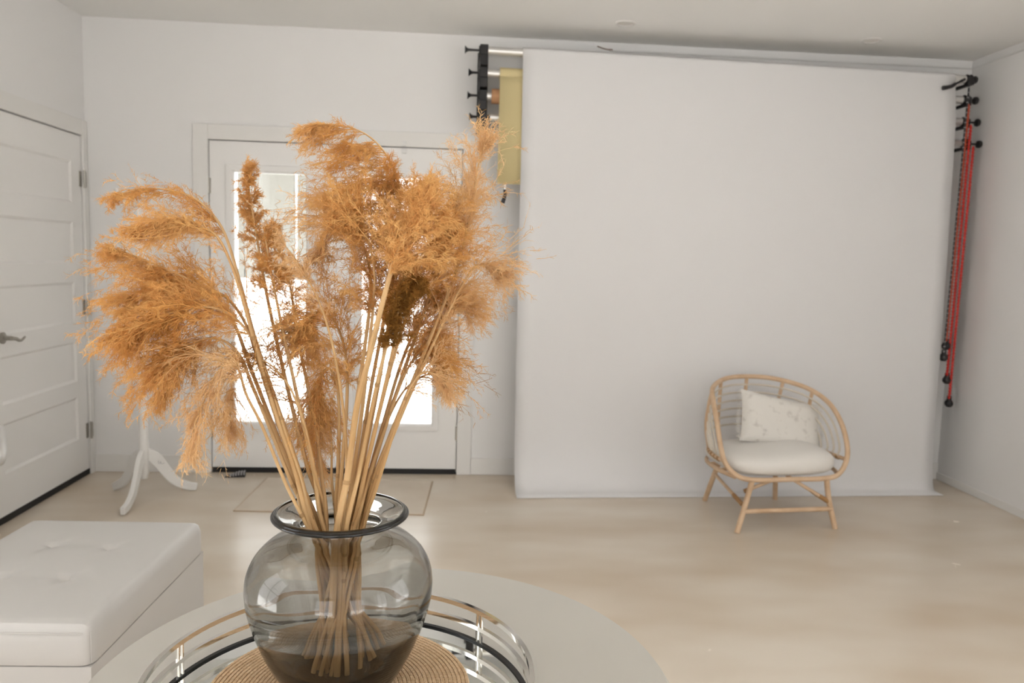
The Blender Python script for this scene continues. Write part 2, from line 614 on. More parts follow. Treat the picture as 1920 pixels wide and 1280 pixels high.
hd = MB().lathe([(0, .0), (.028, .0), (.03, .006), (.012, .012), (.011, .045), (0, .046)], 20, (x - .002, -.925, .93), 'x')
lv = spline([(x + .045, -.93, .93), (x + .05, -.90, .925), (x + .05, -.87, .914), (x + .05, -.845, .915), (x + .048, -.815, .926)], 6)
hd.tube(lv, np.linspace(.011, .005, len(lv)), 10)
hd.build('lever_handle', 'steel', d1)

# recessed ceiling lights
for i, (lx, ly) in enumerate(((2.44, -.405), (3.93, -.325))):
    t = empty('recessed_light', (lx, ly, RH))
    tag(t, ('small round recessed light nearer the middle of the ceiling', 'small round recessed light near the right corner of the ceiling')[i],
        'ceiling light', 'recessed ceiling lights')
    MB().lathe([(.044, .0), (.044, -.006), (.056, -.005), (.060, 0)], 32).build('trim_ring', 'trim', t)
    MB().lathe([(0, -.003), (.043, -.003), (.043, .0)], 32).build('lens', 'lampglass', t)

# ------------------------------------------------------------------ outside the doors: ground, board screen, added shade roof
g = MB().box(-16, 18, -22, 22, -.25, -.13)
struct(g.build('ground', 'concrete', smooth=False), 'pale concrete ground outside the room')
pr = MB().box(-2.4, .72, .14, 2.4, 2.36, 2.44)  # unseen roof, added to shade the screen boards
tag(pr.build('shade_roof', 'porch', smooth=False), 'added unseen roof shading the screen outside the left glazed door', 'shade roof')
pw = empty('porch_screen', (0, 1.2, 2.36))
tag(pw, 'pale board screen hanging under the added roof behind the left pane', 'screen')
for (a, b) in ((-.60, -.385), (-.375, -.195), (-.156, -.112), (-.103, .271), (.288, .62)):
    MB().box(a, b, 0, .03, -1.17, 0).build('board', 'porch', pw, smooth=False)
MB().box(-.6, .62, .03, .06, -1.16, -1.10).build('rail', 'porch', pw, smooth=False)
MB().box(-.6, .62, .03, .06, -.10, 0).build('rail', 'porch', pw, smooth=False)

# ------------------------------------------------------------------ backdrop rollers
BXL, BXR = 1.648, 4.634
ROWS = [(2.604, 2.572), (2.482, 2.455), (2.355, 2.327), (2.230, 2.195)]
AY = [-.205, -.178, -.158, -.165]
HX = [4.634, 4.646, 4.664, 4.676]    # hubs of the chain drives
PXL, PXR = 1.885, 4.585            # edges of the white paper


def wall_bracket(X, side, label):
    t = empty('wall_bracket', (X, 0, 2.18))
    tag(t, label, 'bracket', 'backdrop wall brackets')
    zz = [r[0 if side < 0 else 1] - 2.18 for r in ROWS]
    m = 'blackplastic' if side < 0 else 'alu'
    MB().box(-.032, .032, -.014, 0, -.03, .46).build('mounting_plate', m, t, bevel=.003, smooth=False)
    for i, z in enumerate(zz):
        h = MB()
        if side < 0:                # deep black hook cradle
            h.box(-.024, .024, AY[i] - .028, -.014, z - .07 if i == 3 else z - .085, z - .02)
            h.box(-.024, .024, AY[i] - .034, AY[i] - .018, z - .03, z + .028)
            h.box(-.022, .022, AY[i] + .018, AY[i] + .032, z - .03, z + .022)
        else:
            e_ = HX[i] - X
            h.box(e_ - .014, e_ + .014, AY[i] - .02, -.014, z - .038, z - .022)
            h.box(e_ - .014, e_ + .014, AY[i] - .034, AY[i] - .020, z - .038, z + .012)
        h.build('hook', 'blackplastic', t, bevel=.003, smooth=False)
    return t


wall_bracket(BXL, -1, 'black four hook wall bracket left of the yellow paper')
wall_bracket(4.655, 1, 'wall bracket holding the rollers by the red chains')

KNOB = [(0, -.0), (.021, .0), (.022, .003), (.013, .011), (.008, .022), (.0065, .05), (.0065, .075), (0, .075)]
KX = [4.668, 4.703, 4.742, 4.760]
KL = [1.535, 1.56, 1.556, 1.57]
rolls = [
    ('white_backdrop', 'full width white paper backdrop hanging to the floor behind the chair', 1.876, 4.525, .030, 'paper'),
    ('yellow_backdrop', 'yellow paper backdrop rolled up, short sheet showing left of the white one', 1.745, 4.44, .036, 'yellow'),
    ('tan_backdrop', 'tan brown paper roll mostly hidden behind the yellow sheet', 1.70, 4.40, .043, 'tan'),
    ('bare_roller', 'lowest roller, bare aluminium tube end poking out beside the yellow sheet', None, None, 0, None),
]
for i, (nm, lab, a, b, r, m) in enumerate(rolls):
    zl, zr = ROWS[i]
    zat = lambda X: zl + (zr - zl) * (X - BXL) / (BXR - BXL)
    t = empty(nm, (BXL, AY[i], zl))
    tag(t, lab, 'backdrop' if a else 'roller', 'backdrop rollers')
    o3 = np.array((BXL, AY[i], zl))
    P = lambda X, dy=0, dz=0: np.array((X, AY[i] + dy, zat(X) + dz)) - o3
    MB().tube([P(BXL + (.045 if i == 3 else .02)), P(HX[i] - .03)], .0235 if i != 3 else .019, 20).build('core_tube', 'alu', t)
    if a:
        MB().tube([P(a), P(b)], r, 32).build('paper_roll', m, t)
    # flared end knobs and plugs
    kb = MB().lathe(KNOB, 20, (0, 0, 0), 'x').xf(None, (KL[i] - BXL, 0, 0))
    kb.lathe([(.0065, .05), (.0065, .14)], 12, (KL[i] - BXL, 0, 0), 'x')
    kb.build('end_knob', 'blackplastic', t)
    MB().lathe([(0, .0), (.026, 0), (.026, .04), (.017, .05), (.015, .075), (0, .075)], 20, (BXL - BXL - .03, 0, 0), 'x').build('end_plug', 'blackplastic', t)
    pk = P(KX[i])
    hd = MB().lathe([(0, .018), (.012, .017), (.020, .012), (.024, .003), (.022, -.008), (.010, -.014), (0, -.014)], 20, pk, 'x')
    hd.lathe([(.006, -(KX[i] - HX[i])), (.006, .0)], 10, pk, 'x')
    hd.build('end_knob', 'blackplastic', t)
    pc = P(HX[i] - .005)
    ch = MB().lathe([(0, -.028), (.020, -.028), (.022, -.02), (.030, -.014), (.030, -.009), (.021, -.003), (.021, .003), (.030, .009), (.030, .014), (.018, .02), (0, .022)], 24, pc, 'x')
    ch.build('chain_wheel', 'blackplastic', t)
    if i == 0:
        # sheet falls off the front of the roll and sweeps out over the floor
        def sheet_row(X):
            s_ = (X - PXL) / (PXR - PXL)
            yb = -.505 + .115 * s_
            zt = zat(X)
            yf = AY[0] - r - .001
            row = [(AY[0] - .012, zt + r * .94), (AY[0] - r * .8, zt + r * .62), (yf, zt), (yf, zt - .25)]
            for z in np.linspace(zt - .5, .5, 6):
                row.append((yf - .006 * (1 - z / zt), z))
            yq = yf - .006
            for an in np.linspace(0, math.pi / 2, 9):
                rr = abs(yb - yq) - .10
                row.append((yq - rr * (1 - math.cos(an)) - .006, .30 - (.30 - .0025) * math.sin(an)))
            row.append((yb, .0025))
            def edge(z):
                xr = np.interp(z, [0, 1.3, 2.45, 2.57], [4.585, 4.575, 4.548, 4.525])
                xl = np.interp(z, [0, 2.6], [1.895, 1.876])
                return xl + (xr - xl) * s_
            return [(edge(z), y, z) for y, z in row]
        Xs = np.linspace(PXL, PXR, 33)
        G = np.array([sheet_row(X) for X in Xs])
        nn, mm = G.shape[:2]
        v = (G.reshape(-1, 3) - o3)
        f = [(q * mm + e, q * mm + e + 1, (q + 1) * mm + e + 1, (q + 1) * mm + e) for q in range(nn - 1) for e in range(mm - 1)]
        sh = MB().add(v, f).build('paper_sheet', m, t)
        so = sh.modifiers.new('thick', 'SOLIDIFY')
        so.thickness = .0012
        so.offset = 0
    if i == 1:
        yb = AY[1] - r + .007
        G = []
        for X in np.linspace(a, b, 12):
            zt = zat(X)
            G.append([(X, yb, zt - .012), (X, yb, zt - .08), (X, yb - .001, 2.2), (X, yb - .002, 1.838)])
        G = np.array(G)
        nn, mm = G.shape[:2]
        f = [(q * mm + e, q * mm + e + 1, (q + 1) * mm + e + 1, (q + 1) * mm + e) for q in range(nn - 1) for e in range(mm - 1)]
        sh = MB().add(G.reshape(-1, 3) - o3, f).build('paper_sheet', m, t)
        so = sh.modifiers.new('thick', 'SOLIDIFY')
        so.thickness = .0012
        so.offset = 0


def clamp(name, loc, R, label, arm='chrome'):
    t = empty(name, loc)
    tag(t, label, 'clamp', 'spring clamps')
    MB().box(-.008, .008, -.010, .010, -.016, .012).xf(R).build('jaw', 'blackplastic', t, bevel=.003, smooth=False)
    MB().box(-.006, .006, -.007, .007, -.062, -.014).xf(R).build('arm', arm, t, bevel=.002, smooth=False)
    h = MB().tube(spline([(0, 0, -.055), (.002, 0, -.08), (-.004, 0, -.11), (-.012, 0, -.135)], 5), np.linspace(.010, .0135, 16), 10)
    h.xf(R).build('handle', 'blackplastic', t)


pc = at(947, 338, -.185)
clamp('spring_clamp', pc, rz(0), 'black and silver clamp hanging at the bottom of the yellow paper')
pc = at(1806, 150, -.262)
clamp('spring_clamp', pc, ry(math.radians(62)), 'black clamp at the top right corner of the white backdrop', 'blackplastic')


def bead_strand(z0, z1, step=.020, r=.0092, cord=True):
    b = MB()
    zs = np.arange(z0, z1, step)
    oct_v = np.array([(1, 0, 0), (-1, 0, 0), (0, 1, 0), (0, -1, 0), (0, 0, 1), (0, 0, -1)], float)
    oct_f = [(0, 2, 4), (2, 1, 4), (1, 3, 4), (3, 0, 4), (2, 0, 5), (1, 2, 5), (3, 1, 5), (0, 3, 5)]
    for z in zs:
        b.add(oct_v * np.array((r, r, r * 1.15)) * 1.25 + np.array((0, 0, z)), oct_f)
    if cord:
        b.tube([(0, 0, z0), (0, 0, z1)], r * .55, 6)
    return b


CH = [(4.606, -.235, 2.54, .865, 'greybead', 'grey beaded pull chain beside the edge of the white backdrop'),
      (4.628, -.215, 2.42, .935, 'orange', 'orange red pull chain just right of the grey beaded one'),
      (4.660, -.205, 2.30, .715, 'red', 'red pull chain with the second lowest black weight'),
      (4.688, -.205, 2.17, .565, 'red', 'rightmost red pull chain, its black weight hangs lowest')]
for (X, Y, zt, zb, m, lab) in CH:
    t = empty('pull_chain', (X, Y, zb))
    tag(t, lab, 'pull chain', 'roller pull chains')
    H = zt - zb
    for k in (-1, 1):
        lean = .012
        s = bead_strand(.03, H) if m != 'greybead' else bead_strand(.03, H, .030, .0068, False)
        if m == 'greybead':
            MB().tube([(k * .012, k * .016, .03), (lean + k * .012, k * .016, H)], .0055, 6).build('cord', 'blackplastic', t)
        v = np.concatenate(s.v)
        v[:, 0] += lean * v[:, 2] / H + k * .012
        v[:, 1] += k * .016
        s.v = [v]
        tag(s.build('bead_strand', m, t), kind='stuff')
    MB().lathe([(0, -.036), (.014, -.034), (.024, -.022), (.026, -.008), (.021, .006), (.014, .014), (.0135, .036), (0, .037)], 18).build('weight', 'blackplastic', t)

# ------------------------------------------------------------------ rattan chair
CH_R = math.radians(6)
chair = empty('rattan_chair', (3.275, -.745, 0), CH_R)
tag(chair, 'low bent rattan armchair with round hoop back in front of the white backdrop', 'chair')
HR = [(0, -.27, .275), (.18, -.27, .275), (.28, -.255, .288), (.345, -.225, .345), (.368, -.195, .43), (.365, -.125, .55),
      (.343, -.02, .645), (.285, .12, .703), (.155, .238, .735), (0, .28, .742)]
HL = [(-a, b, c_) for a, b, c_ in HR[1:-1]][::-1]
hoop = spline(HR + HL, 7, closed=True)
MB().tube(hoop, .0135, 12, closed=True).build('hoop_frame', 'rattan', chair)


def ring_x(y):
    s_ = min(max((y + .2) / .48, 0), 1)
    return .352 * (1 - s_ ** 2.6) ** (1 / 2.2)


U = [(ring_x(y), y, .362 - .02 * max(0, y + .2)) for y in (-.2, -.08, .04, .14, .21, .255, .275)]
U = U + [(0, .28, .352)] + [(-a, b, c_) for a, b, c_ in U[::-1]]
MB().tube(spline(U, 6), .0105, 10).build('seat_rail', 'rattan', chair)
for k in range(1, 7):
    fk = .105 * k
    ys = -.19 + .47 * fk
    ratio = ring_x(ys) / .365
    pts = []
    for (a, b, c_) in [(.36, -.195, .362)] + HR[4:]:
        pts.append((a * ratio, b + (.275 - b) * fk, .362 + (c_ - .362) * (1 - .125 * k)))
    pts = pts + [(-a, b, c_) for a, b, c_ in pts[-2::-1]]
    cane = spline(pts, 5)
    MB().tube(cane, .006, 7).build('cane', 'cane', chair)
    for s_ in (-1, 1):                        # dark binding where the canes meet the rail
        p0 = np.array((ring_x(ys) * s_, ys, .358))
        dv = np.array((ring_x(ys + .02) - ring_x(ys - .02), .04, 0)) * (s_, 1, 1)
        dv /= np.linalg.norm(dv)
        MB().tube([p0 - dv * .011, p0 + dv * .011], .0128, 10).build('binding', 'wrap', chair)


def hoop_at(xv):
    best = min((q for q in hoop if q[2] > .5), key=lambda q: abs(q[0] - xv))
    return best


for xv in (0, .195, -.195, .31, -.31):
    h = hoop_at(xv)
    yr = h[1] + .005 if xv else .28
    if abs(xv) > .1:
        yr = max(h[1] + .03, .0)
    bx = math.copysign(ring_x(yr), xv) if xv else 0
    bulge = 1.06
    pts = [h, (h[0] * .4 + bx * .6 * bulge, h[1] * .5 + yr * .5 + .012, .60), (bx * bulge, yr + .012, .48), (bx, yr, .355)]
    MB().tube(spline(pts, 6), .0105, 10).build('strut', 'rattan', chair)
# seat deck, legs, braces
LEG = [((-.215, -.262, .27), (-.235, -.25, .15), (-.300, -.295, 0)), ((.215, -.262, .27), (.245, -.25, .15), (.272, -.285, 0)),
       ((-.245, .06, .30), (-.245, .14, .17), (-.235, .255, 0)), ((.155, .17, .30), (.18, .20, .15), (.21, .24, 0))]
for L in LEG:
    MB().tube(spline(L, 6), .0145, 12).build('leg', 'rattan', chair)
MB().tube([(-.262, -.262, .105), (.258, -.262, .105)], .013, 12).build('stretcher', 'rattan', chair)
for a, b in (((.03, -.262, .265), (.245, -.25, .14)), ((-.10, -.25, .265), (-.235, -.22, .20)),
             ((-.245, .12, .20), (-.25, -.24, .135)), ((.185, .19, .20), (.25, -.24, .135))):
    a, b = np.array(a), np.array(b)
    br = MB().tube([a, b], .0095, 10).build('brace', 'rattan', chair)
    q = b + (a - b) * .30
    MB().tube([b, q], .0118, 10).build('binding', 'wrap', br)
for y in (-.12, 0, .12):
    xx = ring_x(max(y, -.2)) - .01
    MB().tube([(-xx, y, .295), (xx, y, .295)], .009, 8).build('seat_slat', 'rattan', chair)
MB().tube(spline([(-.30, -.24, .285), (-.335, -.1, .29), (-.31, .1, .29), (-.2, .22, .29), (0, .255, .29), (.2, .22, .29), (.31, .1, .29), (.335, -.1, .29), (.30, -.24, .285)], 6), .011, 10).build('seat_frame', 'rattan', chair)
cs = MB().cushion(.325, .258, .075, e=3.4, ez=2.8, nu=56, nv=18)
v = np.concatenate(cs.v)
v[:, 2] += .012 * np.sin(v[:, 0] * 9) * (v[:, 2] > 0)
cs.v = [v]
cs.xf(None, (0, -.022, .340))
co = cs.build('seat_cushion', 'cushion')
co.location, co.rotation_euler = (3.275, -.745, 0), (0, 0, CH_R)
tag(co, 'plump round cream seat cushion on the rattan chair', 'cushion')
# lumbar pillow
pl = MB()
nu, nv = 44, 30
rng = np.random.default_rng(3)
fr_, bk = [], []
for j in range(nv + 1):
    for i in range(nu + 1):
        u, q = i / nu * 2 - 1, j / nv * 2 - 1
        puff = (max(0, 1 - abs(u) ** 4.5) * max(0, 1 - abs(q) ** 4.5)) ** .6
        x_ = .256 * u * (1 - .05 * (1 - q * q))
        z_ = .152 * q * (1 - .07 * (1 - u * u))
        w_ = .058 * puff
        fr_.append((x_, -w_, z_))
        bk.append((x_, w_, z_))
F = [(j * (nu + 1) + i, j * (nu + 1) + i + 1, (j + 1) * (nu + 1) + i + 1, (j + 1) * (nu + 1) + i) for j in range(nv) for i in range(nu)]
pl.add(fr_, F).add(bk, [q[::-1] for q in F])
RP = ry(math.radians(11)) @ rx(math.radians(-24))
po = pl.build('lumbar_pillow', 'pillow')
po.location = (3.385, -.655, .508)
po.rotation_euler = Matrix([list(r_) for r_ in (rz(CH_R) @ RP)]).to_euler()
tag(po, 'oblong cream tufted pillow leaning in the rattan chair', 'pillow')
fg = MB()
for sx in (-1, 1):                       # short end fringe
    for z_ in np.linspace(-.138, .138, 34):
        x0 = sx * .255
        dz = rng.normal(0, .006)
        fg.tube([(x0, 0, z_), (x0 + sx * .012, rng.normal(0, .003), z_ + dz * .5), (x0 + sx * .022, rng.normal(0, .006), z_ + dz - .003)], [.0022, .0018, .0008], 4)
tag(fg.build('fringe', 'pillow', po), kind='stuff')

# ------------------------------------------------------------------ coat stand
CS = np.array((-.205, -.535))
st = empty('coat_stand', (CS[0], CS[1], 0))
tag(st, 'white wooden coat stand with three curved feet by the panelled door', 'coat stand')
MB().lathe([(0, .11), (.017, .112), (.020, .13), (.026, .14), (.027, .30), (.024, .34), (.020, .9), (.018, 1.5), (.0175, 1.70), (.021, 1.71), (.012, 1.73), (.020, 1.75), (.018, 1.775), (0, 1.785)], 24).build('pole', 'wood_white', st)
feet = [(-.198, -.854), (.040, -.379), (-.438, -.391)]
for fx, fy in feet:
    d = np.array((fx, fy)) - CS
    L = np.linalg.norm(d)
    d = d / L
    prof = spline([(.0, .255), (.055, .225), (.11, .145), (.165, .075), (.235, .034), (L - .01, .022)], 6)
    hw = np.interp(np.linspace(0, 1, len(prof)), [0, .25, .6, 1], [.032, .034, .026, .020])
    lg = MB()
    T = np.gradient(prof, axis=0)
    T /= np.linalg.norm(T, axis=1)[:, None]
    n_ = np.stack([-T[:, 1], T[:, 0]], 1)
    up = prof + n_ * hw[:, None]
    dn = prof - n_ * hw[:, None]
    dn[:, 1] = np.maximum(dn[:, 1], .0)
    pr_ = np.array((-d[1], d[0])) * .0125
    v, f = [], []
    for k in range(len(prof)):
        for (r_, z_) in (up[k], dn[k]):
            for s_ in (-1, 1):
                v.append((d[0] * r_ + s_ * pr_[0], d[1] * r_ + s_ * pr_[1], z_))
    for k in range(len(prof) - 1):
        a, b = 4 * k, 4 * k + 4
        f += [(a, a + 1, b + 1, b), (a + 2, b + 2, b + 3, a + 3), (a, b, b + 2, a + 2), (a + 1, a + 3, b + 3, b + 1)]
    e_ = 4 * (len(prof) - 1)
    f += [(0, 2, 3, 1), (e_, e_ + 1, e_ + 3, e_ + 2)]
    lo = lg.add(v, f).build('leg', 'wood_white', st, bevel=.004)
    if fx > 0:        # small printed maker's mark on the foot facing right
        q = d * .085
        nrm = np.array((d[1], -d[0], 0))
        mk = MB()
        base = np.array((q[0], q[1], .20)) + nrm * .0135
        t3 = np.array((d[0], d[1], 0))
        z3 = np.array((0, 0, 1.0))
        P2 = lambda a, b: base + t3 * a + z3 * b
        mk.tube(spline([P2(-.012, .008), P2(-.012, -.008), P2(-.004, -.010), P2(-.002, .0), P2(.003, -.012), P2(.012, -.014), P2(.018, -.010)], 4), .0011, 5)
        mk.build('logo', 'greybead', lo)
for k in range(4):
    a = math.radians(20 + 90 * k)
    dx, dy = math.cos(a), math.sin(a)
    for z0, L in ((1.62, .10), (1.42, .075)):
        if z0 < 1.5:
            dx, dy = math.cos(a + .78), math.sin(a + .78)
        pts = spline([(dx * .012, dy * .012, z0), (dx * L * .5, dy * L * .5, z0 + .012), (dx * L, dy * L, z0 + .055), (dx * L * 1.1, dy * L * 1.1, z0 + .085)], 5)
        MB().tube(pts, np.linspace(.009, .0075, len(pts)), 8).build('hook', 'wood_white', st)

# ------------------------------------------------------------------ floor mat, door stop
mt = empty('floor_mat', (.87, -.47, 0))
tag(mt, 'thin beige floor mat in front of the glazed doors', 'floor mat')
cor = [(.345, -.765), (1.367, -.815), (1.397, -.175), (.372, -.13)]
cv = np.array([(a - .87, b + .47) for a, b in cor])


def slab(c2, z0, z1):
    v = [(a, b, z0) for a, b in c2] + [(a, b, z1) for a, b in c2]
    return MB().add(v, [(3, 2, 1, 0), (4, 5, 6, 7), (0, 1, 5, 4), (1, 2, 6, 5), (2, 3, 7, 6), (3, 0, 4, 7)])


slab(cv * .985, .001, .0065).build('mat_top', 'mat', mt, smooth=False)
slab(cv, .0005, .005).build('binding', 'matedge', mt, smooth=False)
ds = empty('door_stop', (.175, -.095, 0), math.radians(8))
tag(ds, 'black ribbed rubber wedge door stop on the floor', 'door stop')
MB().add([(-.065, -.022, 0), (.055, -.022, 0), (.055, .022, 0), (-.065, .022, 0), (.055, -.020, .030), (.055, .020, .030), (.02, -.02, .028), (.02, .02, .028)],
         [(3, 2, 1, 0), (0, 1, 4, 6), (3, 7, 5, 2), (1, 2, 5, 4), (6, 4, 5, 7), (0, 6, 7, 3)]).build('wedge', 'rubber', ds, smooth=False)
for q in np.linspace(-.03, .05, 6):
    h = np.interp(q, [-.065, .02, .055], [.002, .028, .030])
    MB().box(q - .004, q + .004, -.023, .023, h * .5, h + .003).build('rib', 'greybead', ds, smooth=False)

# ------------------------------------------------------------------ white tufted ottoman
OX0, OX1, OY0, OY1, OZ = .055, .640, -2.985, -2.205, .456
ocx, ocy = (OX0 + OX1) / 2, (OY0 + OY1) / 2
hx, hy = (OX1 - OX0) / 2, (OY1 - OY0) / 2
ot = empty('ottoman', (ocx, ocy, 0), math.radians(-2))
tag(ot, 'white leather ottoman with a button tufted top at the lower left', 'ottoman')


def soft_box(hx, hy, z0, z1, r, n=52, crown=0.0, dents=()):
    """rounded box, dense top grid for tuft dents"""
    b = MB()
    us = np.linspace(-1, 1, n)
    v, f = [], []
    # top grid
    for yv in us:
        for xv in us:
            X, Y = xv * hx, yv * hy
            ex, ey = max(0, abs(X) - (hx - r)), max(0, abs(Y) - (hy - r))
            e = min(r, math.hypot(ex, ey))
            z = z1 - (r - math.sqrt(max(0, r * r - e * e)))
            if math.hypot(ex, ey) > r:      # pull corner in
                k = r / math.hypot(ex, ey)
                X = math.copysign(abs(X) - ex + ex * k, X)
                Y = math.copysign(abs(Y) - ey + ey * k, Y)
            z += crown * (1 - xv ** 4) * (1 - yv ** 4)
            for (dx, dy, dd) in dents:
                q = math.hypot(X - dx, (Y - dy))
                an = math.atan2(Y - dy, X - dx)
                z -= dd * math.exp(-(q / .017) ** 2) + dd * .28 * math.exp(-(q / .055) ** 2) * (1 + .6 * math.cos(4 * an + .6))
            v.append((X, Y, z))
    for j in range(n - 1):
        for i in range(n - 1):
            f.append((j * n + i, j * n + i + 1, (j + 1) * n + i + 1, (j + 1) * n + i))
    border = [i for i in range(n)] + [j * n + n - 1 for j in range(1, n)] + [(n - 1) * n + i for i in range(n - 2, -1, -1)] + [j * n for j in range(n - 2, 0, -1)]
    prev = border
    for zz, ins in ((z0 + .25 * (z1 - z0), 0), (z0 + .004, 0), (z0, .0015)):
        cur = []
        for q in border:
            X, Y, _ = v[q]
            cur.append(len(v))
            v.append((X * (1 - ins / hx), Y * (1 - ins / hy), zz))
        for i in range(len(border)):
            j = (i + 1) % len(border)
            f.append((prev[i], cur[i], cur[j], prev[j]))
        prev = cur
    f.append(tuple(prev))
    return b.add(v, f)


tufts = [(.265 - ocx, -2.452 - ocy), (.446 - ocx, -2.466 - ocy), (.253 - ocx, -2.699 - ocy), (.435 - ocx, -2.704 - ocy)]
soft_box(hx, hy, .345, OZ - .004, .030, crown=.006, dents=[(a, b, .017) for a, b in tufts]).build('seat_pad', 'leather', ot)
for a, b in tufts:
    MB().lathe([(0, .002), (.006, .001), (.009, -.002), (.009, -.006)], 14, (a, b, OZ - .014)).build('button', 'leather', ot)
soft_box(hx - .001, hy - .001, .012, .345, .003, n=14).build('box_base', 'leather', ot)
pz = OZ - .028
# piping seams: vertical at the corners and under the pad
sm = MB()
for sx in (-1, 1):
    sm.tube([(sx * (hx - .004), -hy + .010, .35), (sx * (hx - .004), -hy + .010, OZ - .02)], .0016, 6)
sm.tube([(-hx + .02, -hy - .0005, OZ - .026), (hx - .02, -hy - .0005, OZ - .026)], .0016, 6)
sm.build('seam', 'leather', ot)
for sx in (-1, 1):
    for sy in (-1, 1):
        MB().lathe([(.018, 0), (.018, .014)], 12, (sx * (hx - .05), sy * (hy - .05), 0)).build('foot', 'blackplastic', ot)

# ------------------------------------------------------------------ white armchair peeking in at the left edge
wa = empty('armchair', (-.35, -2.13, 0), math.radians(29))
tag(wa, 'white ribbed armchair barely showing at the left edge', 'armchair')
hw, hd = .235, .21
MB().cushion(hw - .03, hd, .05, e=6, ez=3).xf(None, (0, 0, .375)).build('seat', 'leather', wa)
for s_ in (-1, 1):
    am = MB()
    for q in range(7):
        zz = .615 + .016 * q
        rr = .034 * math.sqrt(max(.12, 1 - ((q - 3) / 3.6) ** 2))
        am.tube([(s_ * (hw - .0), -hd, zz), (s_ * (hw - .0), hd, zz)], max(.010, rr * .36), 8)
    am.cushion(.036, hd + .005, .058, e=5, ez=2.2).v[-1] += np.array((s_ * hw, 0, .663))
    am.build('arm', 'leather', wa)
    for y_ in (-hd + .05, hd - .05):
        MB().tube([(s_ * (hw - .10), y_, .0), (s_ * (hw - .10), y_, .36), (s_ * (hw - .09), y_, .56), (s_ * (hw - .02), y_, .64)], .012, 8).build('leg', 'wood_white', wa)
bk_ = MB()
for q in range(9):
    xx = (q - 4) * .05
    bk_.tube([(xx, hd - .02, .36), (xx, hd, .6), (xx, hd + .01, .80)], .024, 8)
bk_.build('backrest', 'leather', wa)

# ------------------------------------------------------------------ round table, tray, placemat
TZ = .74
tb = empty('round_table', (1.418, -3.771, 0))
tag(tb, 'round pale grey table in the foreground holding the tray', 'table')
MB().lathe([(0, TZ - .035), (.425, TZ - .035), (.438, TZ - .030), (.4425, TZ - .018), (.4425, TZ - .006), (.438, TZ), (0, TZ)], 128).build('table_top', 'table', tb)
MB().lathe([(0, .02), (.05, .02), (.042, .06), (.038, .3), (.042, .62), (.075, TZ - .036), (0, TZ - .036)], 40).build('pedestal', 'table', tb)
MB().lathe([(0, 0), (.26, 0), (.262, .008), (.24, .022), (.05, .035), (0, .035)], 64).build('base', 'table', tb)

TRC, TRR = np.array((1.368, -3.852)), .266
tr = empty('round_tray', (TRC[0], TRC[1], TZ))
tag(tr, 'round chrome gallery tray with a mirrored floor on the table', 'tray')
MB().lathe([(0, .004), (TRR - .006, .004), (TRR - .004, .009), (0, .009)], 128).build('mirror_floor', 'mirror', tr)


def rail(z0, z1, name, m):
    MB().lathe([(TRR - .0035, z0), (TRR + .0035, z0), (TRR + .0035, z1), (TRR - .0035, z1)], 128, closed=True).build(name, m, tr)


M['dark_reflection'] = mat('metal_dark_reflection', (0.02, 0.02, 0.02), 0.25, metal=0.6)  # chrome rim's dark reflection put into its base colour
rail(.0, .012, 'bottom_rim', 'dark_reflection')
rail(.032, .039, 'middle_rail', 'chrome')
rail(.060, .0675, 'top_rail', 'chrome')
for k in range(6):
    a = math.radians(42 + 60 * k)
    for da in (-.016, .016):
        ca, sa = math.cos(a + da), math.sin(a + da)
        MB().tube([(TRR * ca, TRR * sa, .006), (TRR * ca, TRR * sa, .062)], .0032, 8).build('post', 'chrome', tr)

VX, VY = 1.357, -3.811
pm = empty('placemat', (VX, VY, TZ + .009))
tag(pm, 'round woven jute placemat under the vase', 'placemat')
MB().lathe([(0, .0005), (.186, .0005), (.188, .002), (.186, .003), (0, .003)], 96).build('backing', 'jute', pm)
wv = MB()
nr = 30
for k in range(nr):
    r_ = .008 + k * (.180 / (nr - 1))
    n_ = max(24, int(r_ * 2 * math.pi / .0036))
    an = np.linspace(0, 2 * math.pi, n_, endpoint=False)
    rad = np.where(np.arange(n_) % 2 == 0, .0033, .0026)
    wv.tube(np.stack([r_ * np.cos(an), r_ * np.sin(an), np.full(n_, .0032)], 1), rad, 5, closed=True)
tag(wv.build('braid_rings', 'jute', pm, smooth=False), kind='stuff')

# ------------------------------------------------------------------ smoked glass vase
VZ = TZ + .009 + .0066
va = empty('glass_vase', (VX, VY, VZ))
tag(va, 'rounded smoked grey glass vase with a flared dark rim on the placemat', 'vase')
outer = [(0, 0), (.056, .0), (.068, .004), (.078, .014), (.0885, .03), (.106, .062), (.1205, .098), (.1295, .128), (.1325, .150), (.1325, .165), (.129, .183),
         (.119, .202), (.102, .219), (.083, .230), (.068, .2365), (.0605, .2415), (.058, .2465), (.0605, .2505), (.070, .2535), (.083, .2558), (.0905, .2578),
         (.0942, .2615), (.0925, .2660), (.0885, .2668)]
inner = [(.0855, .2635), (.078, .2612), (.067, .2580), (.058, .2535), (.0542, .2465), (.057, .2390), (.065, .2325), (.081, .2255), (.100, .2145), (.1155, .199),
         (.125, .181), (.1285, .165), (.1283, .150), (.1247, .129), (.1150, .099), (.0995, .066), (.081, .043), (.062, .034), (.035, .0305), (0, .030)]


def dense(pr_, n=4):
    a = spline(np.array([(r_, z_, 0) for r_, z_ in pr_]), n)
    return [(max(0, q[0]), q[1]) for q in a]


op, ip = dense(outer, 4), dense(inner, 4)
op[0] = (0, 0)
vs = MB()
an_n = 128
prof = op + ip
